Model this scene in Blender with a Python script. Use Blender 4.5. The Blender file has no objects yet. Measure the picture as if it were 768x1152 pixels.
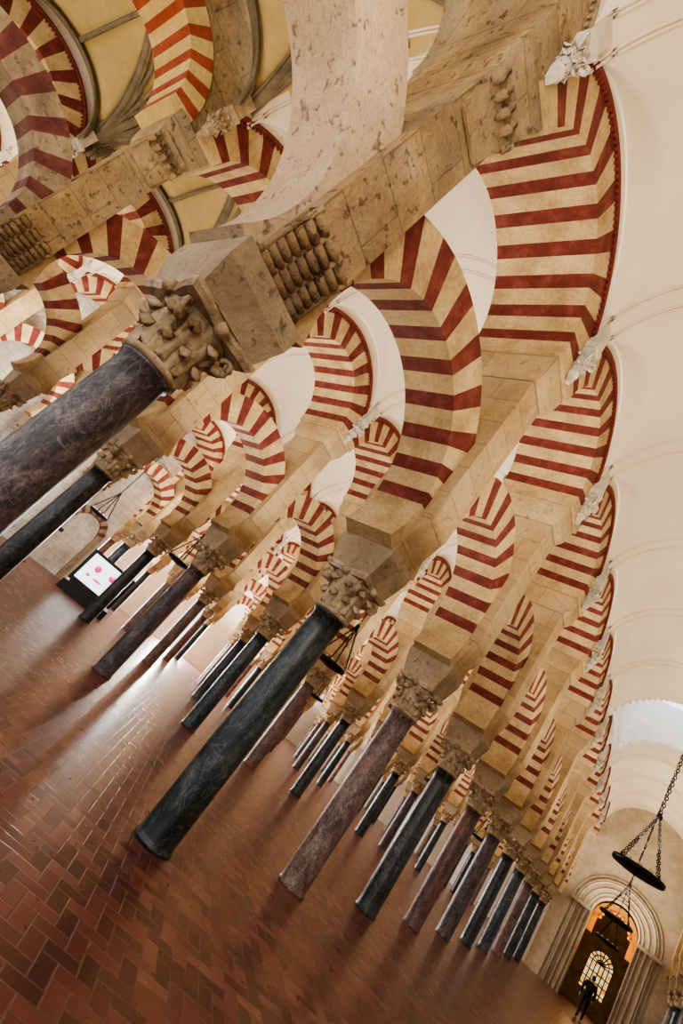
import bpy, bmesh, math, random
from mathutils import Vector, Matrix
random.seed(4)
S=1.6          # eye height; all coordinates below are in eye heights, z=0 at the eye
pi=math.pi
# ------------------------------------------------------------------ materials
def new_mat(name):
    m=bpy.data.materials.new(name); m.use_nodes=True
    nt=m.node_tree; nt.nodes.clear()
    out=nt.nodes.new('ShaderNodeOutputMaterial'); b=nt.nodes.new('ShaderNodeBsdfPrincipled')
    nt.links.new(b.outputs[0],out.inputs[0])
    return m,nt,b
def pos(nt,scale=(1,1,1)):
    g=nt.nodes.new('ShaderNodeNewGeometry'); mp=nt.nodes.new('ShaderNodeMapping')
    mp.inputs['Scale'].default_value=scale
    nt.links.new(g.outputs['Position'],mp.inputs[0]); return mp.outputs[0]
def noise(nt,vec,scale,detail=6,rough=.6,dist=0):
    n=nt.nodes.new('ShaderNodeTexNoise'); n.inputs['Scale'].default_value=scale
    n.inputs['Detail'].default_value=detail; n.inputs['Roughness'].default_value=rough
    n.inputs['Distortion'].default_value=dist
    nt.links.new(vec,n.inputs['Vector']); return n.outputs['Fac']
def ramp(nt,fac,stops):
    r=nt.nodes.new('ShaderNodeValToRGB'); e=r.color_ramp.elements
    while len(e)<len(stops): e.new(.5)
    for i,(p,c) in enumerate(stops): e[i].position=p; e[i].color=(*c,1)
    nt.links.new(fac,r.inputs[0]); return r.outputs[0]
def mix(nt,fac,a,b,mode='MIX'):
    m=nt.nodes.new('ShaderNodeMix'); m.data_type='RGBA'; m.blend_type=mode
    if isinstance(fac,(int,float)): m.inputs[0].default_value=fac
    else: nt.links.new(fac,m.inputs[0])
    for s,v in ((6,a),(7,b)):
        if isinstance(v,tuple): m.inputs[s].default_value=(*v,1)
        else: nt.links.new(v,m.inputs[s])
    return m.outputs[2]
def bump(nt,b,h,strength,dist=.02):
    n=nt.nodes.new('ShaderNodeBump'); n.inputs['Strength'].default_value=strength
    n.inputs['Distance'].default_value=dist
    nt.links.new(h,n.inputs['Height']); nt.links.new(n.outputs[0],b.inputs['Normal'])
def mth(nt,op,a,b=None,c=None):
    m=nt.nodes.new('ShaderNodeMath'); m.operation=op
    for i,v in enumerate((a,b,c)):
        if v is None: continue
        if isinstance(v,(int,float)): m.inputs[i].default_value=v
        else: nt.links.new(v,m.inputs[i])
    return m.outputs[0]
def stone(name,stops,scale=3,rough=.8,bs=.5,bd=.02,fine=25,grime=None,joints=None,pits=0,fm=.35):
    m,nt,b=new_mat(name); v=pos(nt)
    c=ramp(nt,noise(nt,v,scale,8,.58),stops)
    f=noise(nt,v,fine,6,.7)
    c=mix(nt,fm,c,ramp(nt,f,[(.3,(.42,.38,.34)),(.65,(1.08,1.08,1.08))]),'MULTIPLY')
    if grime:
        g=ramp(nt,noise(nt,v,.9,6,.55,.2),[(.45,(0,0,0)),(.8,(1,1,1))])
        c=mix(nt,g,c,grime)
    h=f
    if joints:
        sp=nt.nodes.new('ShaderNodeSeparateXYZ'); nt.links.new(v,sp.inputs[0])
        cb=nt.nodes.new('ShaderNodeCombineXYZ'); nt.links.new(mth(nt,'ADD',sp.outputs[0],sp.outputs[1]),cb.inputs[0]); nt.links.new(sp.outputs[2],cb.inputs[1])
        br=nt.nodes.new('ShaderNodeTexBrick'); nt.links.new(cb.outputs[0],br.inputs['Vector'])
        br.inputs['Scale'].default_value=1; br.inputs['Brick Width'].default_value=joints[0]; br.inputs['Row Height'].default_value=joints[1]
        br.inputs['Mortar Size'].default_value=.008; br.inputs['Color1'].default_value=(.86,.85,.82,1); br.inputs['Color2'].default_value=(1.1,1.06,1.0,1); br.inputs['Mortar'].default_value=(.62,.56,.5,1)
        c=mix(nt,.8,c,br.outputs['Color'],'MULTIPLY')
        h=mth(nt,'SUBTRACT',f,mth(nt,'MULTIPLY',br.outputs['Fac'],.5))
    if pits:
        p=noise(nt,v,9,10,.75,.0); pr=ramp(nt,p,[(.28,(0,0,0)),(.42,(1,1,1))])
        c=mix(nt,pits,c,mix(nt,1,c,ramp(nt,p,[(.26,(.4,.33,.26)),(.42,(1,1,1))]),'MULTIPLY'))
        h=mth(nt,'ADD',h,mth(nt,'MULTIPLY',pr,1.0))
    nt.links.new(c,b.inputs['Base Color']); b.inputs['Roughness'].default_value=rough
    bump(nt,b,h,bs,bd); return m
def plain(name,c,rough=.5,metal=0,emit=None,es=1):
    m,nt,b=new_mat(name); b.inputs['Base Color'].default_value=(*c,1)
    b.inputs['Roughness'].default_value=rough; b.inputs['Metallic'].default_value=metal
    if emit: b.inputs['Emission Color'].default_value=(*emit,1); b.inputs['Emission Strength'].default_value=es
    return m
M_red=stone('red_brick',[(.3,(.11,.016,.011)),(.5,(.175,.028,.018)),(.75,(.27,.075,.048))],5,.85,.6,.015,30,pits=.4,fm=.5)
M_cream=stone('cream_voussoir',[(.3,(.42,.28,.12)),(.5,(.60,.43,.21)),(.75,(.73,.56,.32))],2.2,.85,.5,.02,22,pits=.7,fm=.5)
M_fade=stone('faded_voussoir',[(.3,(.46,.33,.21)),(.5,(.60,.45,.30)),(.75,(.70,.57,.40))],1.3,.9,.9,.03,18,(.54,.36,.25),pits=.8)
M_fade2=stone('worn_voussoir',[(.3,(.46,.34,.20)),(.5,(.62,.47,.30)),(.75,(.74,.61,.43))],1.3,.9,.9,.03,18,(.56,.40,.28),pits=.8)
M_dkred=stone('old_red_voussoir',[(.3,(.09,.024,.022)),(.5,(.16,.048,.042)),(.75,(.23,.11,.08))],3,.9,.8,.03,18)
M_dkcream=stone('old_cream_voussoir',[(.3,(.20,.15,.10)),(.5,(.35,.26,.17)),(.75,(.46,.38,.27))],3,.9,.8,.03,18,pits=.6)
M_ored=stone('orange_red_voussoir',[(.3,(.26,.045,.018)),(.75,(.42,.10,.045))],3,.9,.8,.03,18)
M_oyel=stone('yellow_voussoir',[(.3,(.58,.41,.14)),(.75,(.76,.59,.27))],3,.9,.8,.03,18)
M_pier=stone('limestone_pier',[(.3,(.38,.25,.11)),(.5,(.52,.37,.19)),(.75,(.64,.48,.28))],1.1,.85,.7,.03,16,(.46,.34,.21),(.9,.42),.6)
M_pierold=stone('weathered_limestone',[(.32,(.24,.15,.07)),(.5,(.44,.30,.14)),(.68,(.62,.46,.26))],1.1,.9,1,.06,12,(.36,.28,.21),(.8,.5),1,fm=.5)
M_imp=stone('grey_impost_stone',[(.3,(.31,.23,.14)),(.5,(.46,.35,.22)),(.75,(.58,.46,.31))],1.6,.8,.8,.03,14,pits=.7)
M_cap=stone('capital_marble',[(.3,(.30,.21,.12)),(.5,(.50,.37,.22)),(.7,(.68,.54,.37))],6,.75,.8,.02,24,pits=.7)
M_plaster=stone('cream_plaster',[(.3,(.76,.65,.50)),(.7,(.83,.73,.58))],.8,.9,.1,.01,9,fm=.06)
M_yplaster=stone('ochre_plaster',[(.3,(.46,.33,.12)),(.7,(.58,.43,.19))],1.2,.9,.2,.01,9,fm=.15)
M_white=stone('white_stucco',[(.3,(.58,.52,.42)),(.7,(.76,.70,.60))],6,.7,.4,.01,25)
M_wwall=stone('white_wall',[(.3,(.74,.73,.71)),(.7,(.86,.85,.83))],2,.8,.3,.01,15,fm=.1)
M_rib=stone('grey_rib_stone',[(.3,(.14,.105,.06)),(.7,(.28,.22,.14))],3,.9,.5,.02,20)
M_grey=stone('grey_masonry',[(.3,(.44,.41,.37)),(.5,(.66,.63,.58)),(.7,(.82,.79,.74))],1.7,.9,.8,.03,9,(.60,.52,.42),(.6,.3),.4)
M_rim=stone('red_hood_mould',[(.3,(.12,.016,.010)),(.7,(.23,.036,.022))],4,.8,.4,.01,30)
M_end=stone('portal_stone',[(.3,(.42,.33,.22)),(.7,(.60,.50,.37))],1.5,.85,.4,.02,10)
M_gold=stone('gilded_stone',[(.3,(.50,.22,.03)),(.7,(.85,.45,.08))],4,.4,.4,.02,20)
M_iron=plain('black_iron',(.012,.012,.014),.45,.6)
M_glass=plain('lamp_glass',(.5,.5,.48),.15)
M_black=plain('black_lacquer',(.01,.01,.012),.3)
def marble(name,base,mid,vein,sc=2.2,rough=.28,lo=.46,hi=.62):
    m,nt,b=new_mat(name); v=pos(nt,(1,1,.55))
    c=ramp(nt,noise(nt,v,sc*1.6,12,.75,.4),[(.38,base),(.52,mid),(.72,vein)])
    f=noise(nt,v,sc*12,8,.8,.2)
    c=mix(nt,.85,c,ramp(nt,f,[(lo-.08,(.15,.15,.15)),(.55,(1.0,1.0,1.0)),(.68,(2.8,2.7,2.5))]),'MULTIPLY')
    w=ramp(nt,noise(nt,v,sc*2.0,12,.65,1.2),[(.488,(0,0,0)),(.5,(.8,.8,.8)),(.512,(0,0,0))])
    c=mix(nt,w,c,vein)
    g=ramp(nt,noise(nt,v,sc*.9,8,.7,.2),[(.54,(0,0,0)),(.66,(.65,.65,.65))])
    c=mix(nt,g,c,(mid[0]*1.8+.02,mid[1]*1.0+.010,mid[2]*.7+.004))
    nt.links.new(c,b.inputs['Base Color']); b.inputs['Roughness'].default_value=rough
    bump(nt,b,f,.25,.01); return m
M_sh=[marble('black_green_marble',(.004,.008,.009),(.015,.026,.029),(.13,.15,.145)),
      marble('purple_granite',(.034,.026,.030),(.095,.074,.080),(.27,.23,.23),3,.4),
      marble('rose_grey_marble',(.075,.044,.036),(.20,.13,.11),(.36,.29,.24),3,.4),
      marble('charcoal_marble',(.006,.007,.007),(.024,.027,.026),(.17,.17,.16)),
      marble('mauve_breccia',(.06,.024,.022),(.16,.075,.066),(.30,.20,.17),3,.35),
      marble('slate_blue_marble',(.010,.016,.026),(.034,.05,.074),(.22,.24,.26),2,.3)]
# floor : herringbone terracotta laid diagonally to the nave
def floor_mat():
    m,nt,b=new_mat('terracotta_tiles'); v=pos(nt)
    mp=nt.nodes.new('ShaderNodeMapping'); mp.inputs['Rotation'].default_value=(0,0,pi/4); mp.inputs['Scale'].default_value=(1/.115,)*3
    nt.links.new(v,mp.inputs[0])
    sp=nt.nodes.new('ShaderNodeSeparateXYZ'); nt.links.new(mp.outputs[0],sp.inputs[0]); x,y=sp.outputs[0],sp.outputs[1]
    i=mth(nt,'FLOOR',x); j=mth(nt,'FLOOR',y); fx=mth(nt,'SUBTRACT',x,i); fy=mth(nt,'SUBTRACT',y,j)
    d=mth(nt,'FLOORED_MODULO',mth(nt,'SUBTRACT',i,j),4)
    is1=mth(nt,'COMPARE',d,1,.1); is2=mth(nt,'COMPARE',d,2,.1); vert=mth(nt,'GREATER_THAN',d,1.5); is3=mth(nt,'COMPARE',d,3,.1); is0=mth(nt,'COMPARE',d,0,.1)
    ci=mth(nt,'SUBTRACT',i,is1); cj=mth(nt,'SUBTRACT',j,is2)
    L=mth(nt,'ADD',fx,mth(nt,'MULTIPLY',is1,9)); Rr=mth(nt,'ADD',mth(nt,'SUBTRACT',1,fx),mth(nt,'MULTIPLY',is0,9))
    B=mth(nt,'ADD',fy,mth(nt,'MULTIPLY',is2,9)); T=mth(nt,'ADD',mth(nt,'SUBTRACT',1,fy),mth(nt,'MULTIPLY',is3,9))
    dist=mth(nt,'MINIMUM',mth(nt,'MINIMUM',L,Rr),mth(nt,'MINIMUM',B,T))
    mort=nt.nodes.new('ShaderNodeMapRange'); mort.inputs[1].default_value=.02; mort.inputs[2].default_value=.065; nt.links.new(dist,mort.inputs[0])
    cb=nt.nodes.new('ShaderNodeCombineXYZ'); nt.links.new(ci,cb.inputs[0]); nt.links.new(cj,cb.inputs[1]); nt.links.new(vert,cb.inputs[2])
    wn=nt.nodes.new('ShaderNodeTexWhiteNoise'); wn.noise_dimensions='3D'; nt.links.new(cb.outputs[0],wn.inputs['Vector'])
    c=ramp(nt,wn.outputs['Value'],[(0,(.075,.024,.020)),(.4,(.125,.038,.031)),(.75,(.17,.056,.044)),(1,(.23,.095,.075))])
    n=noise(nt,v,1.1,6,.6)
    c=mix(nt,.7,c,ramp(nt,n,[(.3,(.55,.48,.5)),(.7,(1.25,1.15,1.12))]),'MULTIPLY')
    c=mix(nt,mort.outputs[0],(.12,.075,.062),c)
    nt.links.new(c,b.inputs['Base Color'])
    rr=nt.nodes.new('ShaderNodeMapRange'); rr.inputs[3].default_value=.2; rr.inputs[4].default_value=.4
    nt.links.new(noise(nt,v,6,4),rr.inputs[0]); nt.links.new(rr.outputs[0],b.inputs['Roughness'])
    h=mth(nt,'ADD',mort.outputs[0],mth(nt,'ADD',mth(nt,'MULTIPLY',noise(nt,v,4,3),.8),mth(nt,'MULTIPLY',wn.outputs['Value'],.3)))
    bump(nt,b,h,.3,.006)
    return m
M_floor=floor_mat()
# ------------------------------------------------------------------ mesh builder
class MB:
    def __init__(s): s.v=[];s.f=[];s.m=[];s.sm=[]
    def add(s,vs,fs,mi=0,sm=False):
        o=len(s.v); s.v+= [tuple(p) for p in vs]
        for f in fs: s.f.append([i+o for i in f]); s.m.append(mi); s.sm.append(sm)
    def frus(s,cx,cy,z0,hx0,hy0,z1,hx1,hy1,mi=0,cx1=None):
        if cx1 is None: cx1=cx
        vs=[(cx-hx0,cy-hy0,z0),(cx+hx0,cy-hy0,z0),(cx+hx0,cy+hy0,z0),(cx-hx0,cy+hy0,z0),
            (cx1-hx1,cy-hy1,z1),(cx1+hx1,cy-hy1,z1),(cx1+hx1,cy+hy1,z1),(cx1-hx1,cy+hy1,z1)]
        s.add(vs,[(3,2,1,0),(4,5,6,7),(0,1,5,4),(1,2,6,5),(2,3,7,6),(3,0,4,7)],mi)
    def box(s,x0,x1,y0,y1,z0,z1,mi=0):
        s.frus((x0+x1)/2,(y0+y1)/2,z0,abs(x1-x0)/2,abs(y1-y0)/2,z1,abs(x1-x0)/2,abs(y1-y0)/2,mi)
    def lathe(s,prof,n=24,cx=0,cy=0,mi=0,sm=True):
        vs=[];fs=[]
        for r,z in prof:
            for i in range(n): a=2*pi*i/n; vs.append((cx+r*math.cos(a),cy+r*math.sin(a),z))
        for j in range(len(prof)-1):
            for i in range(n):
                k=(i+1)%n; fs.append((j*n+i,j*n+k,(j+1)*n+k,(j+1)*n+i))
        fs.append(tuple(range(n))[::-1]); fs.append(tuple(range((len(prof)-1)*n,len(prof)*n)))
        s.add(vs,fs,mi,sm)
    def tube(s,path,r,n=8,mi=0,sm=True,closed=False):
        path=[Vector(p) for p in path]; L=len(path); vs=[];fs=[]
        up=Vector((0,0,1))
        for i,p in enumerate(path):
            a=path[(i-1)%L] if closed or i>0 else p; b=path[(i+1)%L] if closed or i<L-1 else p
            t=(b-a).normalized(); u=up if abs(t.dot(up))<.95 else Vector((0.3,1,0)).normalized()
            x=t.cross(u).normalized(); y=x.cross(t)
            rr=r[i] if isinstance(r,(list,tuple)) else r
            for k in range(n): an=2*pi*k/n; vs.append(p+x*(rr*math.cos(an))+y*(rr*math.sin(an)))
        for i in range(L if closed else L-1):
            j=(i+1)%L
            for k in range(n): q=(k+1)%n; fs.append((i*n+k,i*n+q,j*n+q,j*n+k))
        if not closed: fs.append(tuple(range(n))[::-1]); fs.append(tuple(range((L-1)*n,L*n)))
        s.add(vs,fs,mi,sm)
    def arch(s,ri,ro,zc,hx,a0,a1,n,clampy,cols,sub=3,cx=0,axis='y',c0=0,frac=.44):
        full=a1-a0
        W=[(frac if i%2 else 1-frac) for i in range(n)]; tot=sum(W); a=a0; cuts=[]
        for w in W: cuts.append((a,a+full*w/tot)); a+=full*w/tot
        for i,(s0,s1) in enumerate(cuts):
            mi=cols((s0+s1)/2,i); vs=[];fs=[]
            for k in range(sub+1):
                t=s0+(s1-s0)*k/sub; c,sn=math.cos(t),math.sin(t)
                R=min(ro,clampy/max(1e-6,abs(c))) ; R=max(R,ri+.004)
                for xx in (-hx,hx):
                    for rr in (ri,R):
                        if axis=='y': vs.append((cx+xx,c0+rr*c,zc+rr*sn))
                        else: vs.append((c0+rr*c,cx+xx,zc+rr*sn))
            for k in range(sub):
                o=k*4; p=o+4
                fs+=[(o,p,p+1,o+1),(o+2,o+3,p+3,p+2),(o,o+2,p+2,p),(o+1,p+1,p+3,o+3)]
            fs+=[(0,1,3,2),(sub*4,sub*4+2,sub*4+3,sub*4+1)]
            s.add(vs,fs,mi)
    def mesh(s,name,mats,raw=False):
        me=bpy.data.meshes.new(name)
        vs=s.v if raw else [(x*S,y*S,(z+1)*S) for x,y,z in s.v]
        me.from_pydata(vs,[],s.f); 
        for m in mats: me.materials.append(m)
        me.polygons.foreach_set('material_index',s.m); me.polygons.foreach_set('use_smooth',s.sm)
        bm=bmesh.new(); bm.from_mesh(me); bmesh.ops.recalc_face_normals(bm,faces=bm.faces[:]); bm.to_mesh(me); bm.free()
        me.update(); return me
def put(name,me,x=0,y=0,z=0,rot=0,scale=1,parent=None):
    o=bpy.data.objects.new(name,me); bpy.context.scene.collection.objects.link(o)
    o.location=(x*S,y*S,z*S); o.rotation_euler=(0,0,rot); o.scale=(scale,)*3
    if parent: o.parent=parent
    return o
def omat(o,d):
    for i,m in d.items():
        o.material_slots[i].link='OBJECT'; o.material_slots[i].material=m
# ------------------------------------------------------------------ layout
P=1.89; Y0=2.82; SH=.1; K0,K1,K2=-3,9,15; D0=.19
AX=[1.34,-2.13,-5.54,-8.98,-12.4,-15.8]
YEND=21.9; YE2=31.5; XL=-19.3; XR=4.8; YB=-3.9
def colY(ax,k): return Y0+P*k+SH*(ax+2.1)-(D0 if k<0 else 0)
def unwarp(yy):
    if yy>=0: return yy
    if yy>-(P+D0): return yy*P/(P+D0)
    return yy+D0
ZCAP0,ZCAP1,ZIMP=.69,1.03,1.30
def leaf(mb,phi,z0,z1,r0,w,out,mi):
    vs=[];fs=[];n=8;W=5
    for i in range(n):
        t=i/(n-1); 
        z=z0+(z1-z0)*(math.sin(min(t,.82)/.82*pi/2)) - (0.045*((t-.75)/.25) if t>.75 else 0)
        r=r0+.012+out*(t**2.4)
        ww=w*(.75+.35*math.sin(t*pi*.9))*(1-.5*max(0,t-.6)/.4)*(1+.14*math.cos(i*pi))
        for j in range(W):
            u=(j/(W-1)-.5)*2
            rr=r-.018*abs(u)+(.010 if j==2 else 0); a=phi+ww*u/r
            vs.append((rr*math.cos(a),rr*math.sin(a),z-.012*abs(u)))
    for i in range(n-1):
        for j in range(W-1): q=i*W+j; fs.append((q,q+1,q+W+1,q+W))
    o=len(vs); vs+= [(x*.93,y*.93,z-.006) for x,y,z in vs]
    fs+= [tuple(reversed([k+o for k in f])) for f in fs]
    for i in range(n-1):
        for j in (0,W-1): q=i*W+j; fs.append((q,q+W,q+W+o,q+o))
    for j in range(W-1): q=(n-1)*W+j; fs.append((q,q+1,q+1+o,q+o))
    mb.add(vs,fs,mi,True)
def capital(mb,mi,z0=ZCAP0,z1=ZCAP1,r=.120,ab=.195):
    h=z1-z0
    mb.lathe([(r,z0),(r+.022,z0+.01),(r+.022,z0+.03),(r,z0+.04),(r+.01,z0+h*.5),(r+.035,z0+h*.8),(r+.055,z1-.05)],20,mi=mi)
    for i in range(8): leaf(mb,i*pi/4,z0+.03,z0+h*.48,r,.050,.05,mi)
    for i in range(8): leaf(mb,i*pi/4+pi/8,z0+.05,z0+h*.78,r+.006,.046,.068,mi)
    for i in range(4):
        a=pi/4+i*pi/2; d=Vector((math.cos(a),math.sin(a),0)); 
        pts=[]
        for k in range(16):
            t=k/15; rr=.045*(1-.75*t); an=-pi*.6+t*pi*3
            c=d*(r+.085)+Vector((0,0,z1-.095)); pts.append(c+d*(rr*math.cos(an))+Vector((0,0,rr*math.sin(an))))
        pts=[d*(r+.01)+Vector((0,0,z0+h*.5)),d*(r+.045)+Vector((0,0,z0+h*.72))]+pts
        mb.tube(pts,[.018]*2+[.018-.008*k/15 for k in range(16)],6,mi)
        b=i*pi/2; mb.tube([(math.cos(b)*(ab-.03),math.sin(b)*(ab-.03),z1-.05),(math.cos(b)*(ab+.005),math.sin(b)*(ab+.005),z1-.02)],.03,8,mi)
    vs=[];N=32
    for zz,sc in ((z1-.045,.93),(z1-.02,1.0),(z1,1.0)):
        for i in range(N):
            a=2*pi*i/N; q=((a+pi/4)%(pi/2))-pi/4; R=ab/math.cos(q)*(1-.13*math.cos(q*2)**2+.02)
            vs.append((R*sc*math.cos(a),R*sc*math.sin(a),zz))
    fs=[]
    for j in range(2):
        for i in range(N): k=(i+1)%N; fs.append((j*N+i,j*N+k,(j+1)*N+k,(j+1)*N+i))
    fs+=[tuple(range(N))[::-1],tuple(range(2*N,3*N))]
    mb.add(vs,fs,mi)
def column(ab):
    mb=MB()
    pr=[(.134,-1),(.136,-.99),(.136,-.98),(.128,-.97)]
    for i in range(13):
        t=i/12; pr.append((.125-.009*t+.004*math.sin(t*pi),-.955+(ZCAP0+.935)*t))
    pr+=[(.128,ZCAP0-.015),(.128,ZCAP0+.003)]
    mb.lathe(pr,32,mi=0)
    capital(mb,1,ab=ab)
    return mb.mesh('marble_column',[M_sh[0],M_cap])
me_col=column(.19); me_colF=column(.22)
def pier(fancy=False):
    mb=MB()
    if fancy:
        mb.frus(0,0,ZCAP1,.215,.20,ZCAP1+.15,.265,.235,1)
        mb.frus(0,0,ZCAP1+.15,.265,.235,ZIMP,.265,.235,1)
    else:
        mb.frus(0,0,ZCAP1,.18,.17,ZCAP1+.2,.24,.19,1)
        mb.frus(0,0,ZCAP1+.2,.24,.19,ZIMP,.24,.19,1)
    top=3.42
    mb.box(-.235,.235,-.175,.175,ZIMP,1.66,0)
    if not fancy:
        mb.frus(0,0,ZIMP+.1,.235,.17,1.66,.31,.17,0)
    mb.box(-.31,.31,-.175,.175,1.66,top-.16,0)
    if fancy:
      for sg in (1,-1):
        n=7
        for i in range(n):
            t=i/(n-1); x=sg*(.235+.07*(1-math.cos(t*pi/2))); z=ZIMP+.03+t*.30
            for (ya,yb) in ((-.155,-.06),(-.05,.05),(.06,.155)):
                mb.tube([(x,ya,z),(x,yb,z)],.026,8,0)
        for yy in (-.165,-.055,.055,.165):
            pts=[(sg*(.235+.09*(1-math.cos(i/5*pi/2))),yy,ZIMP+.01+i/5*.35) for i in range(6)]
            mb.tube(pts,.016,6,0)
    mb.frus(0,0,top-.22,.32,.18,top-.14,.37,.21,0)
    mb.frus(0,0,top-.14,.37,.21,top-.08,.38,.22,0)
    mb.frus(0,0,top-.08,.38,.22,top+.06,.40,.24,0)
    if fancy:
        for sg in (1,-1):
            for yy in (-.16,-.08,0,.08,.16):
                pts=[(sg*(.36+.085*(1-t/16)*math.cos(-1.2+t*.75)),yy,3.08+.085*(1-t/16)*math.sin(-1.2+t*.75)) for t in range(14)]
                mb.tube(pts,.024,6,0)
            mb.frus(sg*.33,0,2.80,.01,.14,3.0,.05,.16,0)
            mb.box(min(sg*.3,sg*.40),max(sg*.3,sg*.40),-.155,.155,3.0,3.22,0)
    return mb.mesh('arcade_pier',[M_pier,M_imp])
me_pier=pier(); me_pierF=pier(True)
a0=math.radians(-25)
def lower(RI,RO,ZC,n,hx=.215):
    mb=MB()
    def lowcol(t,i):
        d=math.degrees(t); d=min(d,180-d)
        if d<4: return 1
        return 0 if i%2 else 1
    mb.arch(RI,RO,ZC,hx,a0,pi-a0,n,P/2-.16,lowcol,4)
    return mb.mesh('horseshoe_arch',[M_red,M_cream])
me_low=lower(.735,1.10,1.63,25); me_lowO=lower(.69,.99,1.58,25)
def upper(UR,UO,UZ,UH,n,hood=True,name='upper_arch'):
    mb=MB()
    mb.arch(UR,UO,UZ,UH,0,pi,n,P/2,lambda t,i:0 if i%2 else 1,5)
    if hood:
      for sg in (1,-1):
        pts=[]; a=math.acos(min(1,(P/2-.03)/(UO+.02)))
        for i in range(33):
            t=a+(pi-2*a)*i/32; pts.append((sg*(UH+.0),(UO+.015)*math.cos(t),UZ+(UO+.015)*math.sin(t)))
        mb.tube(pts,.03,8,2)
        for i in range(45):
            t=a+(pi-2*a)*(i+.5)/45; c,s_=math.cos(t),math.sin(t)
            mb.tube([(sg*(UH+.0),(UO-.03)*c,UZ+(UO-.03)*s_),(sg*(UH+.028),(UO-.03)*c,UZ+(UO-.03)*s_)],.013,4,2,False)
    N=24; top=4.95
    for i in range(N):
        y0=-P/2+P*i/N; y1=-P/2+P*(i+1)/N
        b0=UZ+math.sqrt(max(0,UO**2-y0*y0)); b1=UZ+math.sqrt(max(0,UO**2-y1*y1)); h=UH-.01
        mb.add([(-h,y0,b0),(h,y0,b0),(h,y1,b1),(-h,y1,b1),(-h,y0,top),(h,y0,top),(h,y1,top),(-h,y1,top)],
               [(0,1,2,3),(4,7,6,5),(0,4,5,1),(3,2,6,7),(1,5,6,2),(0,3,7,4)],3)
    return mb.mesh(name,[M_red,M_cream,M_rim,M_plaster])
UH=.43
me_up=upper(.70,1.05,3.48,UH,19); me_upO=upper(.60,.84,3.42,.36,21,False)
mb=MB()
mb.frus(0,0,-.26,.02,.03,-.16,.045,.045,0)
capital(mb,0,-.18,.12,.045,.085)
mb.frus(0,0,.12,.10,.095,.17,.11,.11,0)
mb.frus(0,0,.17,.10,.08,.42,.07,.08,0)
mb.v=[(x*.74,y*.74,z*1.12) for x,y,z in mb.v]
me_cor=mb.mesh('vault_corbel',[M_white])
for v in me_cor.vertices: v.co.z-=S
for ai,ax in enumerate(AX):
    kend=K1 if ai<=1 else K2; yend=YEND if ai<=1 else YE2
    for k in range(K0,kend+1):
        y=colY(ax,k)
        if y>yend-.4: continue
        old=(ai==1 and k<=-1) or (ai==2 and k<=-1)
        c=put('marble_column',me_colF if old else me_col,ax,y,rot=random.choice([0,pi/2,pi]) )
        if ai==1: order={-1:1,0:0,1:2,2:3,3:4,4:1,5:3,6:5,7:2,8:3}; mi=order.get(k,k%6)
        elif ai==2: mi={0:3,1:1,2:5,3:2,4:3,5:4}.get(k,k%6)
        elif ai==3: mi=(4,1,0,2,5,3)[k%6]
        else: mi=random.randrange(6)
        omat(c,{0:M_sh[mi]})
        p=put('arcade_pier',me_pierF if old else me_pier,ax,y)
        if old: omat(p,{0:M_pierold})
        y1=colY(ax,k+1); yc=(y+y1)/2; sy=(y1-y)/P
        if yc+.9<yend+.6:
            a=put('horseshoe_arch',me_lowO if (ai==2 and k<=-2) else me_low,ax,yc); a.scale.y=sy
            if ai==1 and k<=-2: omat(a,{0:M_fade,1:M_fade2})
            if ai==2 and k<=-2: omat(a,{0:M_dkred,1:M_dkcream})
            u=put('upper_arch',me_upO if (ai==2 and k<=-2) else me_up,ax,yc); u.scale.y=sy
            if ai==1 and k<=-2: omat(u,{0:M_pierold,1:M_pierold,2:M_imp})
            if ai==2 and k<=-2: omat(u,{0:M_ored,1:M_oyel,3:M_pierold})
        for sg in (1,-1):
            cc_=put('vault_corbel',me_cor,ax+sg*(UH+.035),y,1+3.74)
            if old and sg==-1 or (ai==2 and k<=-1): omat(cc_,{0:M_cap})
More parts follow.
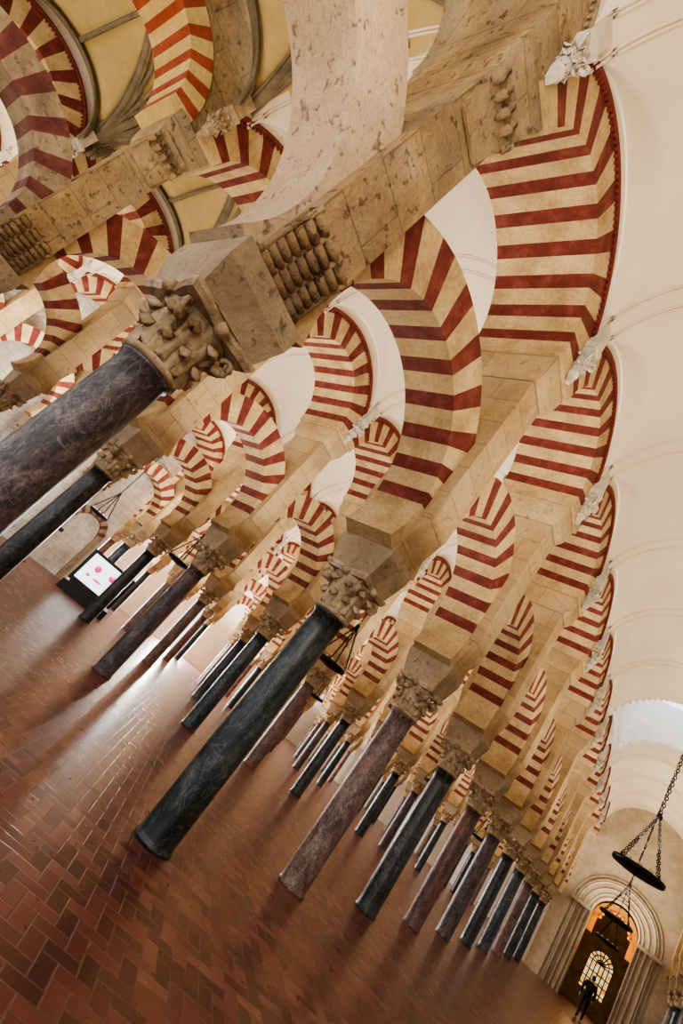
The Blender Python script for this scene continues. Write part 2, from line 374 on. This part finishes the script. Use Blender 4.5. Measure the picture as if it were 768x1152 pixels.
# ------------------------------------------------------------------ vaults
ZS,HV,HL=3.95,1.28,.80
def vz(x,y,xc,R,t=0):
    u=(x-xc)/R; hx=HV*math.sqrt(max(0,1-u*u))
    f=(unwarp(y-SH*(x+2.1)-Y0)/P)%1.0; v=(f-.5)*P/.90
    hy=HL*math.sqrt(max(0,1-v*v)); return ZS+max(hx,hy)
edges=[XR+UH]+AX+[XL-UH]
SKY=(12.3,14.9); SW=1.12
for n in range(len(edges)-1):
    ye=YEND if n<2 else YE2
    xa,xb=edges[n+1]+UH,edges[n]-UH
    xc=(xa+xb)/2;R=(xb-xa)/2; mb=MB(); NX=40; ny=int((ye-YB)/P*20)
    xs=[xc-R*math.cos(pi*i/NX) for i in range(NX+1)]
    ys=[YB+(ye-YB)*j/ny for j in range(ny+1)]
    vs=[(x,y,vz(x,y,xc,R)) for y in ys for x in xs]
    fa=[];fb=[]
    for j in range(ny):
        for i in range(NX):
            if n==1 and SKY[0]<(ys[j]+ys[j+1])/2<SKY[1] and abs((xs[i]+xs[i+1])/2-xc)<SW: continue
            q=j*(NX+1)+i
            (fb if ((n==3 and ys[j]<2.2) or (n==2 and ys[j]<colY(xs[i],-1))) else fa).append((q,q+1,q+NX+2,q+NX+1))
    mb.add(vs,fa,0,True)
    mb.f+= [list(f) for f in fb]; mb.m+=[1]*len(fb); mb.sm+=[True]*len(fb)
    put('ceiling',mb.mesh('ceiling',[M_plaster,M_yplaster]))
    mb=MB()
    goth=n in (2,3)
    for k in range(K0,K2+2):
        yk=colY(-2.1,k)
        for off in ((-.11,-.08,.08,.11) ):
            pts=[]
            for i in range(41):
                x=xc-R*.995*math.cos(pi*i/40); u=(x-xc)/R
                pts.append((x,yk+off+SH*(x+2.1),ZS+HV*math.sqrt(max(0,1-u*u))-.004))
            if max(pts[0][1],pts[-1][1])>ye-.05: continue
            if n==1 and SKY[0]-.2<pts[20][1]<SKY[1]+.2: continue
            mb.tube(pts,.013,5,0)
    put('vault_rib_moulding',mb.mesh('vault_rib_moulding',[M_plaster]))
    if goth:
        mb=MB()
        def onv(x,y): return (x,y,vz(x,y,xc,R)-.03)
        for k in range(K0,-1 if n==2 else 1):
            yk=colY(-2.1,k); yk1=colY(-2.1,k+1); pw=yk1-yk
            for sg in (1,-1):
                for off,r in ((0,.045),(.055,.022),(-.055,.022)):
                    pts=[]
                    for i in range(33):
                        t=i/32; x=xc-R*.98*math.cos(pi*t); uu=(x-xc)/R
                        pts.append(onv(x,yk+pw/2+sg*(uu*pw/2)+SH*(x+2.1)+off))
                    mb.tube(pts,r,6,0)
                for yc_,q in ((yk,1),(yk1,-1)):
                    for fr in (.25,.38):
                        pts=[]
                        for i in range(17):
                            t=math.sin(i/16*pi/2); x=xc+sg*R*.98*(1-t) ; yv=yc_+q*fr*pw*t
                            pts.append((x,yv+SH*(x+2.1),ZS+HV*math.sqrt(max(0,1-((x-xc)/R)**2))-.03))
                        mb.tube(pts,.03,6,0)
                # wall ribs following the lunette, in three orders
                for fx_,dr,r in ((.985,.0,.04),(.94,.05,.028),(.90,.10,.02)):
                    x=xc+sg*R*fx_; pts=[]
                    for i in range(25):
                        an=pi*i/24; yy_=yk+pw/2-(pw/2-.03-dr)*math.cos(an)
                        pts.append((x,yy_+SH*(x+2.1),ZS-.02+(HL-dr*.6)*math.sin(an)))
                    mb.tube(pts,r,6,0)
                # lunette ridge rib
                pts=[onv(xc+sg*R*.98*(1-i/12),yk+pw/2+SH*(xc+sg*R*.98*(1-i/12)+2.1)) for i in range(13)]
                mb.tube(pts,.03,6,0)
            pts=[(xc,yk+pw*i/8+SH*(xc+2.1),ZS+HV-.03) for i in range(9)]; mb.tube(pts,.035,6,0)
            for off,r in ((0,.06),(.08,.03),(-.08,.03),(.14,.02),(-.14,.02)):
                pts=[]
                for i in range(33):
                    x=xc-R*.99*math.cos(pi*i/32);uu=(x-xc)/R
                    pts.append((x,yk+off+SH*(x+2.1),ZS+HV*math.sqrt(max(0,1-uu*uu))-.03))
                mb.tube(pts,r,6,0)
        put('gothic_ribs',mb.mesh('gothic_ribs',[M_rib]))
    if n==1:
        mb=MB(); x0,x1=xc-SW-.03,xc+SW+.03; y0,y1=SKY[0]-.04,SKY[1]+.04; z1=6.2
        mb.box(x0-.05,x0,y0,y1,4.4,z1); mb.box(x1,x1+.05,y0,y1,4.4,z1)
        for i in range(24):
            xa_=x0+(x1-x0)*i/24; xb_=x0+(x1-x0)*(i+1)/24
            za=ZS+HV*math.sqrt(max(0,1-((max(abs(xa_-xc),abs(xb_-xc)))/R)**2))
            mb.box(xa_,xb_,y0-.05,y0+.02,za,z1); mb.box(xa_,xb_,y1-.02,y1+.05,za,z1)
        put('skylight_lantern',mb.mesh('skylight_lantern',[M_wwall]))
NX0=(AX[0]+AX[1])/2
# ------------------------------------------------------------------ floor + walls
mb=MB(); mb.box(XL-.6,XR+.6,YB-1.5,YE2+1,-1.1,-1.0); put('floor',mb.mesh('floor',[M_floor]))
def wall_x(name,y,th,x0,x1,z0,z1,ops,mats,mi=0):
    mb=MB(); cur=x0
    for cx,hw,zsn in sorted(ops):
        mb.box(cur,cx-hw,y,y+th,z0,z1,mi)
        N=20
        for i in range(N):
            a=cx-hw*math.cos(pi*i/N); b=cx-hw*math.cos(pi*(i+1)/N)
            za=zsn+math.sqrt(max(0,hw*hw-(a-cx)**2)); zb=zsn+math.sqrt(max(0,hw*hw-(b-cx)**2))
            mb.add([(a,y,za),(b,y,zb),(b,y+th,zb),(a,y+th,za),(a,y,z1),(b,y,z1),(b,y+th,z1),(a,y+th,z1)],
                   [(0,1,2,3),(4,7,6,5),(0,4,5,1),(3,2,6,7)],mi)
        cur=cx+hw
    mb.box(cur,x1,y,y+th,z0,z1,mi)
    return mb
mb=wall_x('wall_end',YEND,.5,AX[1],XR+.5,-1,5.6,[(NX0,.66,1.55)],[M_end])
put('wall_end',mb.mesh('wall_end',[M_end]))
mb=MB(); mb.box(AX[1]-.2,AX[1]+.1,YEND+.5,YE2,-1,5.6); put('wall_side',mb.mesh('wall_side',[M_wwall]))
mb=MB()
mb.box(XL-.5,AX[1],YE2,YE2+.5,-1,5.6,1)
for a,b in zip(AX[1:],AX[2:]+[XL]):
    c=(a+b)/2
    mb.arch(.75,.98,.9,.04,0,pi,15,9,lambda t,i:2 if i%2 else 1,2,cx=YE2-.04,axis='x',c0=c)
    mb.box(c-.98,c-.75,YE2-.08,YE2,-1,.9,1); mb.box(c+.75,c+.98,YE2-.08,YE2,-1,.9,1)
    mb.box(c-1.3,c+1.3,YE2-.05,YE2,2.3,2.4,1)
put('wall_far',mb.mesh('wall_far',[M_end,M_wwall,M_red]))
mb=MB()
for r,w,d in ((.68,.03,.02),(.78,.02,.03),(.93,.02,.03),(1.10,.035,.05),(1.16,.02,.06),(1.27,.02,.03)):
    pts=[(NX0+r,YEND-d,-1.0),(NX0+r,YEND-d,1.55)]+[(NX0+r*math.cos(pi*i/24),YEND-d,1.55+r*math.sin(pi*i/24)) for i in range(1,24)]+[(NX0-r,YEND-d,1.55),(NX0-r,YEND-d,-1.0)]
    mb.tube(pts,w,6,0)
mb.box(NX0-1.32,NX0-.66,YEND-.1,YEND,1.45,1.55,0); mb.box(NX0+.66,NX0+1.32,YEND-.1,YEND,1.45,1.55,0)
put('portal_moulding',mb.mesh('portal_moulding',[M_end]))
mb=MB()
mb.arch(.45,.66,1.5,.12,0,pi,15,.66,lambda t,i:0,3,cx=YEND+.75,axis='x',c0=NX0)
for i in range(11):   # small lobes on the gilded arch
    a=pi*(i+.5)/11; mb.tube([(NX0+.44*math.cos(a),YEND+.6,1.5+.44*math.sin(a)),(NX0+.44*math.cos(a),YEND+.9,1.5+.44*math.sin(a))],.055,8,0)
mb.box(NX0-.66,NX0-.5,YEND+.6,YEND+.9,1.0,1.5,0); mb.box(NX0+.5,NX0+.66,YEND+.6,YEND+.9,1.0,1.5,0)
mb.arch(.5,.66,1.5,.9,.0,pi,9,.66,lambda t,i:0,3,cx=YEND+1.9,axis='x',c0=NX0)
put('gilded_arch',mb.mesh('gilded_arch',[M_gold]))
mb=wall_x('v',YEND+3.0,.2,NX0-1.2,NX0+1.2,-1,2.8,[(NX0,.40,.45)],[M_end])
mb.box(NX0-1.2,NX0-1.1,YEND+.5,YEND+3,-1,2.8); mb.box(NX0+1.1,NX0+1.2,YEND+.5,YEND+3,-1,2.8)
mb.box(NX0-1.2,NX0+1.2,YEND+.5,YEND+3.2,2.8,2.9)
mb.box(NX0-.4,NX0+.4,YEND+3,YEND+3.2,-1,-.45)
put('wall_vestibule',mb.mesh('wall_vestibule',[M_rib]))
m,nt,b=new_mat('amber_glass'); v=pos(nt)
vo=nt.nodes.new('ShaderNodeTexVoronoi'); vo.inputs['Scale'].default_value=7; nt.links.new(v,vo.inputs['Vector'])
cc=ramp(nt,vo.outputs['Color'],[(.2,(.9,.40,.06)),(.5,(1,.70,.25)),(.8,(1,.92,.65))])
nt.links.new(cc,b.inputs['Base Color']); nt.links.new(cc,b.inputs['Emission Color']); b.inputs['Emission Strength'].default_value=.9
mb=MB(); yy=YEND+3.1
pts=[(NX0-.4,yy,-.45),(NX0+.4,yy,-.45)]+[(NX0+.4*math.cos(pi*i/20),yy,.45+.4*math.sin(pi*i/20)) for i in range(21)]
mb.add(pts,[tuple(range(len(pts)))]); put('window_1',mb.mesh('window_1',[m]))
mb=MB(); yy=YEND+3.05
for i in range(9):
    a=pi*i/8; mb.tube([(NX0,yy,.45),(NX0+.4*math.cos(a),yy,.45+.4*math.sin(a))],.018,5,0)
for r in (.13,.26,.39): mb.tube([(NX0+r*math.cos(pi*i/16),yy,.45+r*math.sin(pi*i/16)) for i in range(17)],.019,5,0)
for i in range(7): x=NX0-.39+.13*i; mb.tube([(x,yy,-.45),(x,yy,.45)],.018,5,0)
for z in (-.35,-.1,.15,.45): mb.tube([(NX0-.4,yy,z),(NX0+.4,yy,z)],.018,5,0)
put('window_grille',mb.mesh('window_grille',[M_iron]))
def rotwall(mbx,x):
    mbx.v=[(x+(p[1]),p[0],p[2]) for p in mbx.v]; return mbx
LOPS=[(17.3,.9,1.3),(9.6,.7,1.2)]
mb=rotwall(wall_x('w',-.4,.4,YB,YE2+.5,-1,5.4,LOPS,[M_wwall]),XL); put('wall_left',mb.mesh('wall_left',[M_wwall]))
mb=rotwall(wall_x('w',0,.4,YB,YEND+.5,-1,5.4,[(colY(XR,k)+P/2,.55,1.0) for k in range(K0,K1+1,3)],[M_plaster]),XR)
put('wall_right',mb.mesh('wall_right',[M_plaster]))
ops=[(colY(-12.4,k)+P/2,.38,-.1) for k in range(K0,3)]
XI=-12.95
mb=rotwall(wall_x('w',-.3,.3,YB,colY(-12.4,3)-.2,-1,5.1,[],[M_grey]),XI)
for c,hw,zs_ in ops:
    mb.arch(.42,.62,.3,.04,0,pi,15,9,lambda t,i:1 if i%2 else 2,2,cx=XI+.02,c0=c)
    mb.arch(.75,.85,2.3,.05,0,pi,15,9,lambda t,i:0,2,cx=XI+.02,c0=c)
    mb.box(XI,XI+.06,c-.6,c-.44,-1,.3,2); mb.box(XI,XI+.06,c+.44,c+.6,-1,.3,2)
put('wall_masonry',mb.mesh('wall_masonry',[M_grey,M_dkred,M_dkcream]))
# ------------------------------------------------------------------ hanging lamps
def chain(mb,a,b,link=.05,w=.012,th=.0035,mi=0):
    a=Vector(a);b=Vector(b);L=(b-a).length;n=max(2,int(L/(link*.72)));d=(b-a)/L
    u=Vector((1,0,0)) if abs(d.x)<.8 else Vector((0,1,0)); s1=d.cross(u).normalized(); s2=d.cross(s1)
    for i in range(n):
        c=a+d*(L*(i+.5)/n); s_=s1 if i%2 else s2
        pts=[c+d*(link/2*math.cos(t*pi/3))+s_*(w*math.sin(t*pi/3)) for t in range(6)]
        mb.tube(pts,th,4,mi,True,True)
def lamp(x,y,z,r=.235,top=5.1,big=True):
    mb=MB()
    mb.lathe([(.02,z-.05),(.05,z-.045),(r*.7,z-.03),(r,z-.015),(r+.01,z),(r+.01,z+.03),(r-.005,z+.035),(r-.01,z+.008),(.02,z+.0)],36,x,y,0)
    for i in range(12):
        a=2*pi*i/12; mb.lathe([(.006,z+.0),(.017,z+.02),(.022,z+.06),(.018,z+.06)],8,x+(r-.04)*math.cos(a),y+(r-.04)*math.sin(a),1)
    ap=z+.62
    for i in range(4):
        a=pi/4+i*pi/2; rx,ry=x+r*math.cos(a),y+r*math.sin(a)
        mb.tube([(rx,ry,z+.02),(rx,ry,z+.06)],.01,6,0); chain(mb,(rx,ry,z+.05),(x+.01*math.cos(a),y+.01*math.sin(a),ap),.04 if big else .08,.011,.005 if big else .007)
    mb.lathe([(.004,ap-.04),(.03,ap-.02),(.03,ap+.02),(.004,ap+.05)],10,x,y,0)
    chain(mb,(x,y,ap+.03),(x,y,top),.06 if big else .12,.014,.006)
    put('hanging_oil_lamp',mb.mesh('hanging_oil_lamp',[M_iron,M_glass]))
lamp(-.12,7.2,1.09,.25,top=5.19); lamp(-.24,12.6,.98,.27,top=6.0,big=False); lamp(-.33,17.2,.80,.27,top=5.22,big=False)
mb=MB(); mb.box(NX0-SW-.06,NX0+SW+.06,12.57,12.63,5.98,6.04); put('lamp_beam',mb.mesh('lamp_beam',[M_iron]))
for x,y,z in ((-3.82,5.7,.85),(-7.26,5.3,.77),(-10.7,5.4,.67),(-3.82,11.5,.85),(-7.26,11.2,.8),(-3.82,17,.85)): lamp(x,y,z,.22,5.15,False)
# ------------------------------------------------------------------ information screen
root=bpy.data.objects.new('information_screen',None); bpy.context.scene.collection.objects.link(root)
root.location=(-10.9*S,6.75*S,0); root.rotation_euler=(0,0,math.radians(58))
M_scr=plain('screen_white',(.8,.8,.8),.3,0,(.85,1,.97),1.8)
M_pink=plain('screen_magenta',(.8,.05,.3),.3,0,(.9,.03,.3),1.0)
def child(name,mb,mats):
    o=bpy.data.objects.new(name,mb.mesh(name,mats)); bpy.context.scene.collection.objects.link(o); o.parent=root
mb=MB(); mb.box(-.58,.58,-.03,.05,-.72,.12); child('frame',mb,[M_black])
mb=MB(); mb.box(-.5,.5,-.036,-.03,-.62,.05); child('display',mb,[M_scr])
mb=MB()
for i,(x,z,w,h) in enumerate(((-.22,-.2,.1,.07),(.18,-.18,.13,.06),(-.05,-.42,.16,.02),(.25,-.4,.05,.05),(-.3,-.42,.06,.03))):
    mb.lathe([(.01,0),(w*.5,.001),(w*.5,.003),(.01,.004)],10); 
    nn=10*4
    for q in range(len(mb.v)-nn,len(mb.v)):
        a,b,c=mb.v[q]; mb.v[q]=(x+a*1.6,-.037-c,z+b*h/w*2.4)
child('graphics',mb,[M_pink])
mb=MB(); mb.box(-.62,.62,-.16,.2,-1,-.78); mb.box(-.5,.5,-.02,.12,-.78,-.7); child('plinth',mb,[M_black])
mb=MB(); mb.frus(0,0,-1,.14,.1,-.98,.14,.1); mb.frus(0,0,-.98,.05,.04,-.1,.05,.04); mb.frus(0,0,-.1,.18,.06,-.02,.18,.06)
put('information_lectern',mb.mesh('information_lectern',[M_black]),-11.2,5.2,0,rot=math.radians(60))
# ------------------------------------------------------------------ people
def person(x,y,rot,coat,trous,hairc,h=1.7,step=.18):
    root=bpy.data.objects.new('visitor',None); bpy.context.scene.collection.objects.link(root)
    root.location=(x*S,y*S,0); root.rotation_euler=(0,0,rot); k=h/1.7; root.scale=(k,k,k)
    Mc=plain('coat_cloth',coat,.9); Mt=plain('trouser_cloth',trous,.9); Ms=plain('skin',(.55,.33,.24),.6); Mh=plain('hair',hairc,.7)
    def skin(name,vs,es,rs,mat,rootv=0):
        me=bpy.data.meshes.new(name); me.from_pydata(vs,es,[]); o=bpy.data.objects.new(name,me)
        bpy.context.scene.collection.objects.link(o); o.parent=root; me.materials.append(mat)
        m=o.modifiers.new('s','SKIN')
        for i,r in enumerate(rs):
            rr=r if isinstance(r,tuple) else (r,r); me.skin_vertices[0].data[i].radius=rr; me.skin_vertices[0].data[i].use_root=(i==rootv)
        m.use_smooth_shade=True; q=o.modifiers.new('b','SUBSURF'); q.levels=1; q.render_levels=2
    skin('legs',[(0,0,.93),(.1,0,.88),(.11,step,.50),(.11,step*.9,.09),(.12,step+.14,.04),(-.1,0,.88),(-.11,-step*.6,.5),(-.11,-step*1.4,.10),(-.12,-step*1.2+.1,.04)],
         [(0,1),(1,2),(2,3),(3,4),(0,5),(5,6),(6,7),(7,8)],[(.14,.11),.10,.065,.045,.04,.10,.065,.045,.04],Mt)
    skin('coat',[(0,0,.80),(0,0,.98),(0,0,1.2),(0,0,1.38),(0,.0,1.47),(.19,0,1.38),(.25,-.03,1.12),(.24,.08,.90),(-.19,0,1.38),(-.25,.03,1.12),(-.24,.12,.91)],
         [(0,1),(1,2),(2,3),(3,4),(3,5),(5,6),(6,7),(3,8),(8,9),(9,10)],[(.17,.13),(.16,.12),(.17,.12),(.15,.10),.06,.075,.055,.042,.075,.055,.042],Mc,2)
    for sg,yy in ((1,.09),(-1,.13)):
        vs=[(sg*.24,yy,.89),(sg*.24,yy+.01,.83)];es=[(0,1)];rs=[.024,.03]
        for j in range(4):
            b=len(vs); fy=yy+.01+(j-1.5)*.02; L=(.07,.08,.075,.06)[j]
            vs+=[(sg*.24,fy,.80),(sg*.238,fy+.005,.80-L*.6),(sg*.23,fy+.01,.80-L)]; es+=[(1,b),(b,b+1),(b+1,b+2)]; rs+=[.010,.009,.008]
        b=len(vs); vs+=[(sg*.225,yy+.045,.84),(sg*.215,yy+.06,.80)]; es+=[(0,b),(b,b+1)]; rs+=[.011,.009]
        skin('hand',vs,es,rs,Ms)
    def blob(name,c,r,mat,fn=None):
        me=bpy.data.meshes.new(name); bm=bmesh.new(); bmesh.ops.create_uvsphere(bm,u_segments=20,v_segments=14,radius=1)
        for v in bm.verts:
            p=Vector(v.co); 
            if fn: p=fn(p)
            v.co=Vector((c[0]+p.x*r[0],c[1]+p.y*r[1],c[2]+p.z*r[2]))
        for f in bm.faces: f.smooth=True
        bm.to_mesh(me); bm.free(); me.materials.append(mat); o=bpy.data.objects.new(name,me); bpy.context.scene.collection.objects.link(o); o.parent=root
    def hd(p):
        if p.z<0: p.x*=1+.3*p.z; p.y*=1+.1*p.z
        if p.y>.85 and abs(p.z+.05)<.3: p.y+=.18
        return p
    blob('head',(0,.01,1.60),(.075,.095,.115),Ms,hd)
    blob('neck',(0,0,1.49),(.05,.05,.07),Ms)
    def hr(p):
        if p.y>.2 and p.z<.45: p.y=.2
        return p
    blob('hair',(0,-.012,1.625),(.083,.098,.105),Mh,hr)
    blob('ear',(.076,.0,1.60),(.012,.02,.03),Ms); blob('ear',(-.076,.0,1.60),(.012,.02,.03),Ms)
person(-.33,19.2,.2,(.012,.012,.015),(.01,.01,.015),(.02,.012,.01),1.66,.06)
# ------------------------------------------------------------------ lights
w=bpy.data.worlds.new('World'); bpy.context.scene.world=w; w.use_nodes=True
bg=w.node_tree.nodes['Background']; bg.inputs[0].default_value=(.95,.97,1,1); bg.inputs[1].default_value=2.3
def area(name,x,y,z,sx,sy,power,col,rot=(0,0,0)):
    l=bpy.data.lights.new(name,'AREA'); l.shape='RECTANGLE'; l.size=sx*S; l.size_y=sy*S; l.energy=power; l.color=col
    o=bpy.data.objects.new(name,l); bpy.context.scene.collection.objects.link(o); o.location=(x*S,y*S,(z+1)*S); o.rotation_euler=rot
for n,(a,b) in enumerate(zip(AX,AX[1:]+[XL])):
    xc=(a+b)/2
    for j,y in enumerate((-1,3.5,8,12.5,17,20.5,25,29)):
        if n==0 and y>21: continue
        col=(1,.87,.69) if n==0 else ((1,.80,.50) if y<0 else (1,.91,.80))
        area('vault_fill',xc,y,1.4,.9,2.2,(225 if n==0 else 255 if n<3 else 350)*(.55 if (y<0 and n>0) else 1),col,(pi,0,0))  # added one-sided panels floating mid-nave, unseen from below, to brighten the vaults
for cy,hw,zs_ in LOPS:
    area('door_daylight',XL-.05,cy,.35,hw*1.7,2.5,3800,(1,.97,.93),(pi/2,0,-pi/2))
for y in (0.5,4.5):
    area('wall_fill',-9.6,y,1.9,3,.3,360,(1,.93,.83),(math.radians(80),0,pi/2))  # added fill panel, unseen from the camera, brightening the left masonry wall
l=bpy.data.lights.new('front_fill','POINT'); l.energy=280; l.color=(1,.78,.52); l.shadow_soft_size=.3  # added warm fill behind the camera for the near column, pier and arches
o=bpy.data.objects.new('front_fill',l); bpy.context.scene.collection.objects.link(o); o.location=(.35*S,-1.6*S,2.6*S)
l=bpy.data.lights.new('chapel_lamp','POINT'); l.energy=100; l.color=(1,.55,.18); l.shadow_soft_size=.12
o=bpy.data.objects.new('chapel_lamp',l); bpy.context.scene.collection.objects.link(o); o.location=((NX0)*S,(YEND+.3)*S,(2.2)*S)
# ------------------------------------------------------------------ camera
f=560.;th=math.radians(21.08);yaw=math.radians(43.8)
hd=Vector((-math.sin(yaw),math.cos(yaw),0)); R=Vector((math.cos(yaw),math.sin(yaw),0))
F=hd*math.cos(th)+Vector((0,0,math.sin(th))); U=-hd*math.sin(th)+Vector((0,0,math.cos(th)))
ca,sa=.762,.647
X=R*ca+U*sa; Yv=-R*sa+U*ca
cam=bpy.data.cameras.new('camera'); co=bpy.data.objects.new('camera',cam); bpy.context.scene.collection.objects.link(co)
M=Matrix((( X.x,Yv.x,-F.x,0),(X.y,Yv.y,-F.y,0),(X.z,Yv.z,-F.z,S),(0,0,0,1))); co.matrix_world=M
cam.sensor_fit='VERTICAL'; cam.sensor_height=36; cam.lens=f/1152*36; cam.clip_start=.05; cam.clip_end=300
bpy.context.scene.camera=co
try: bpy.context.scene.view_settings.look='AgX - Medium High Contrast'
except Exception as e: print(e)
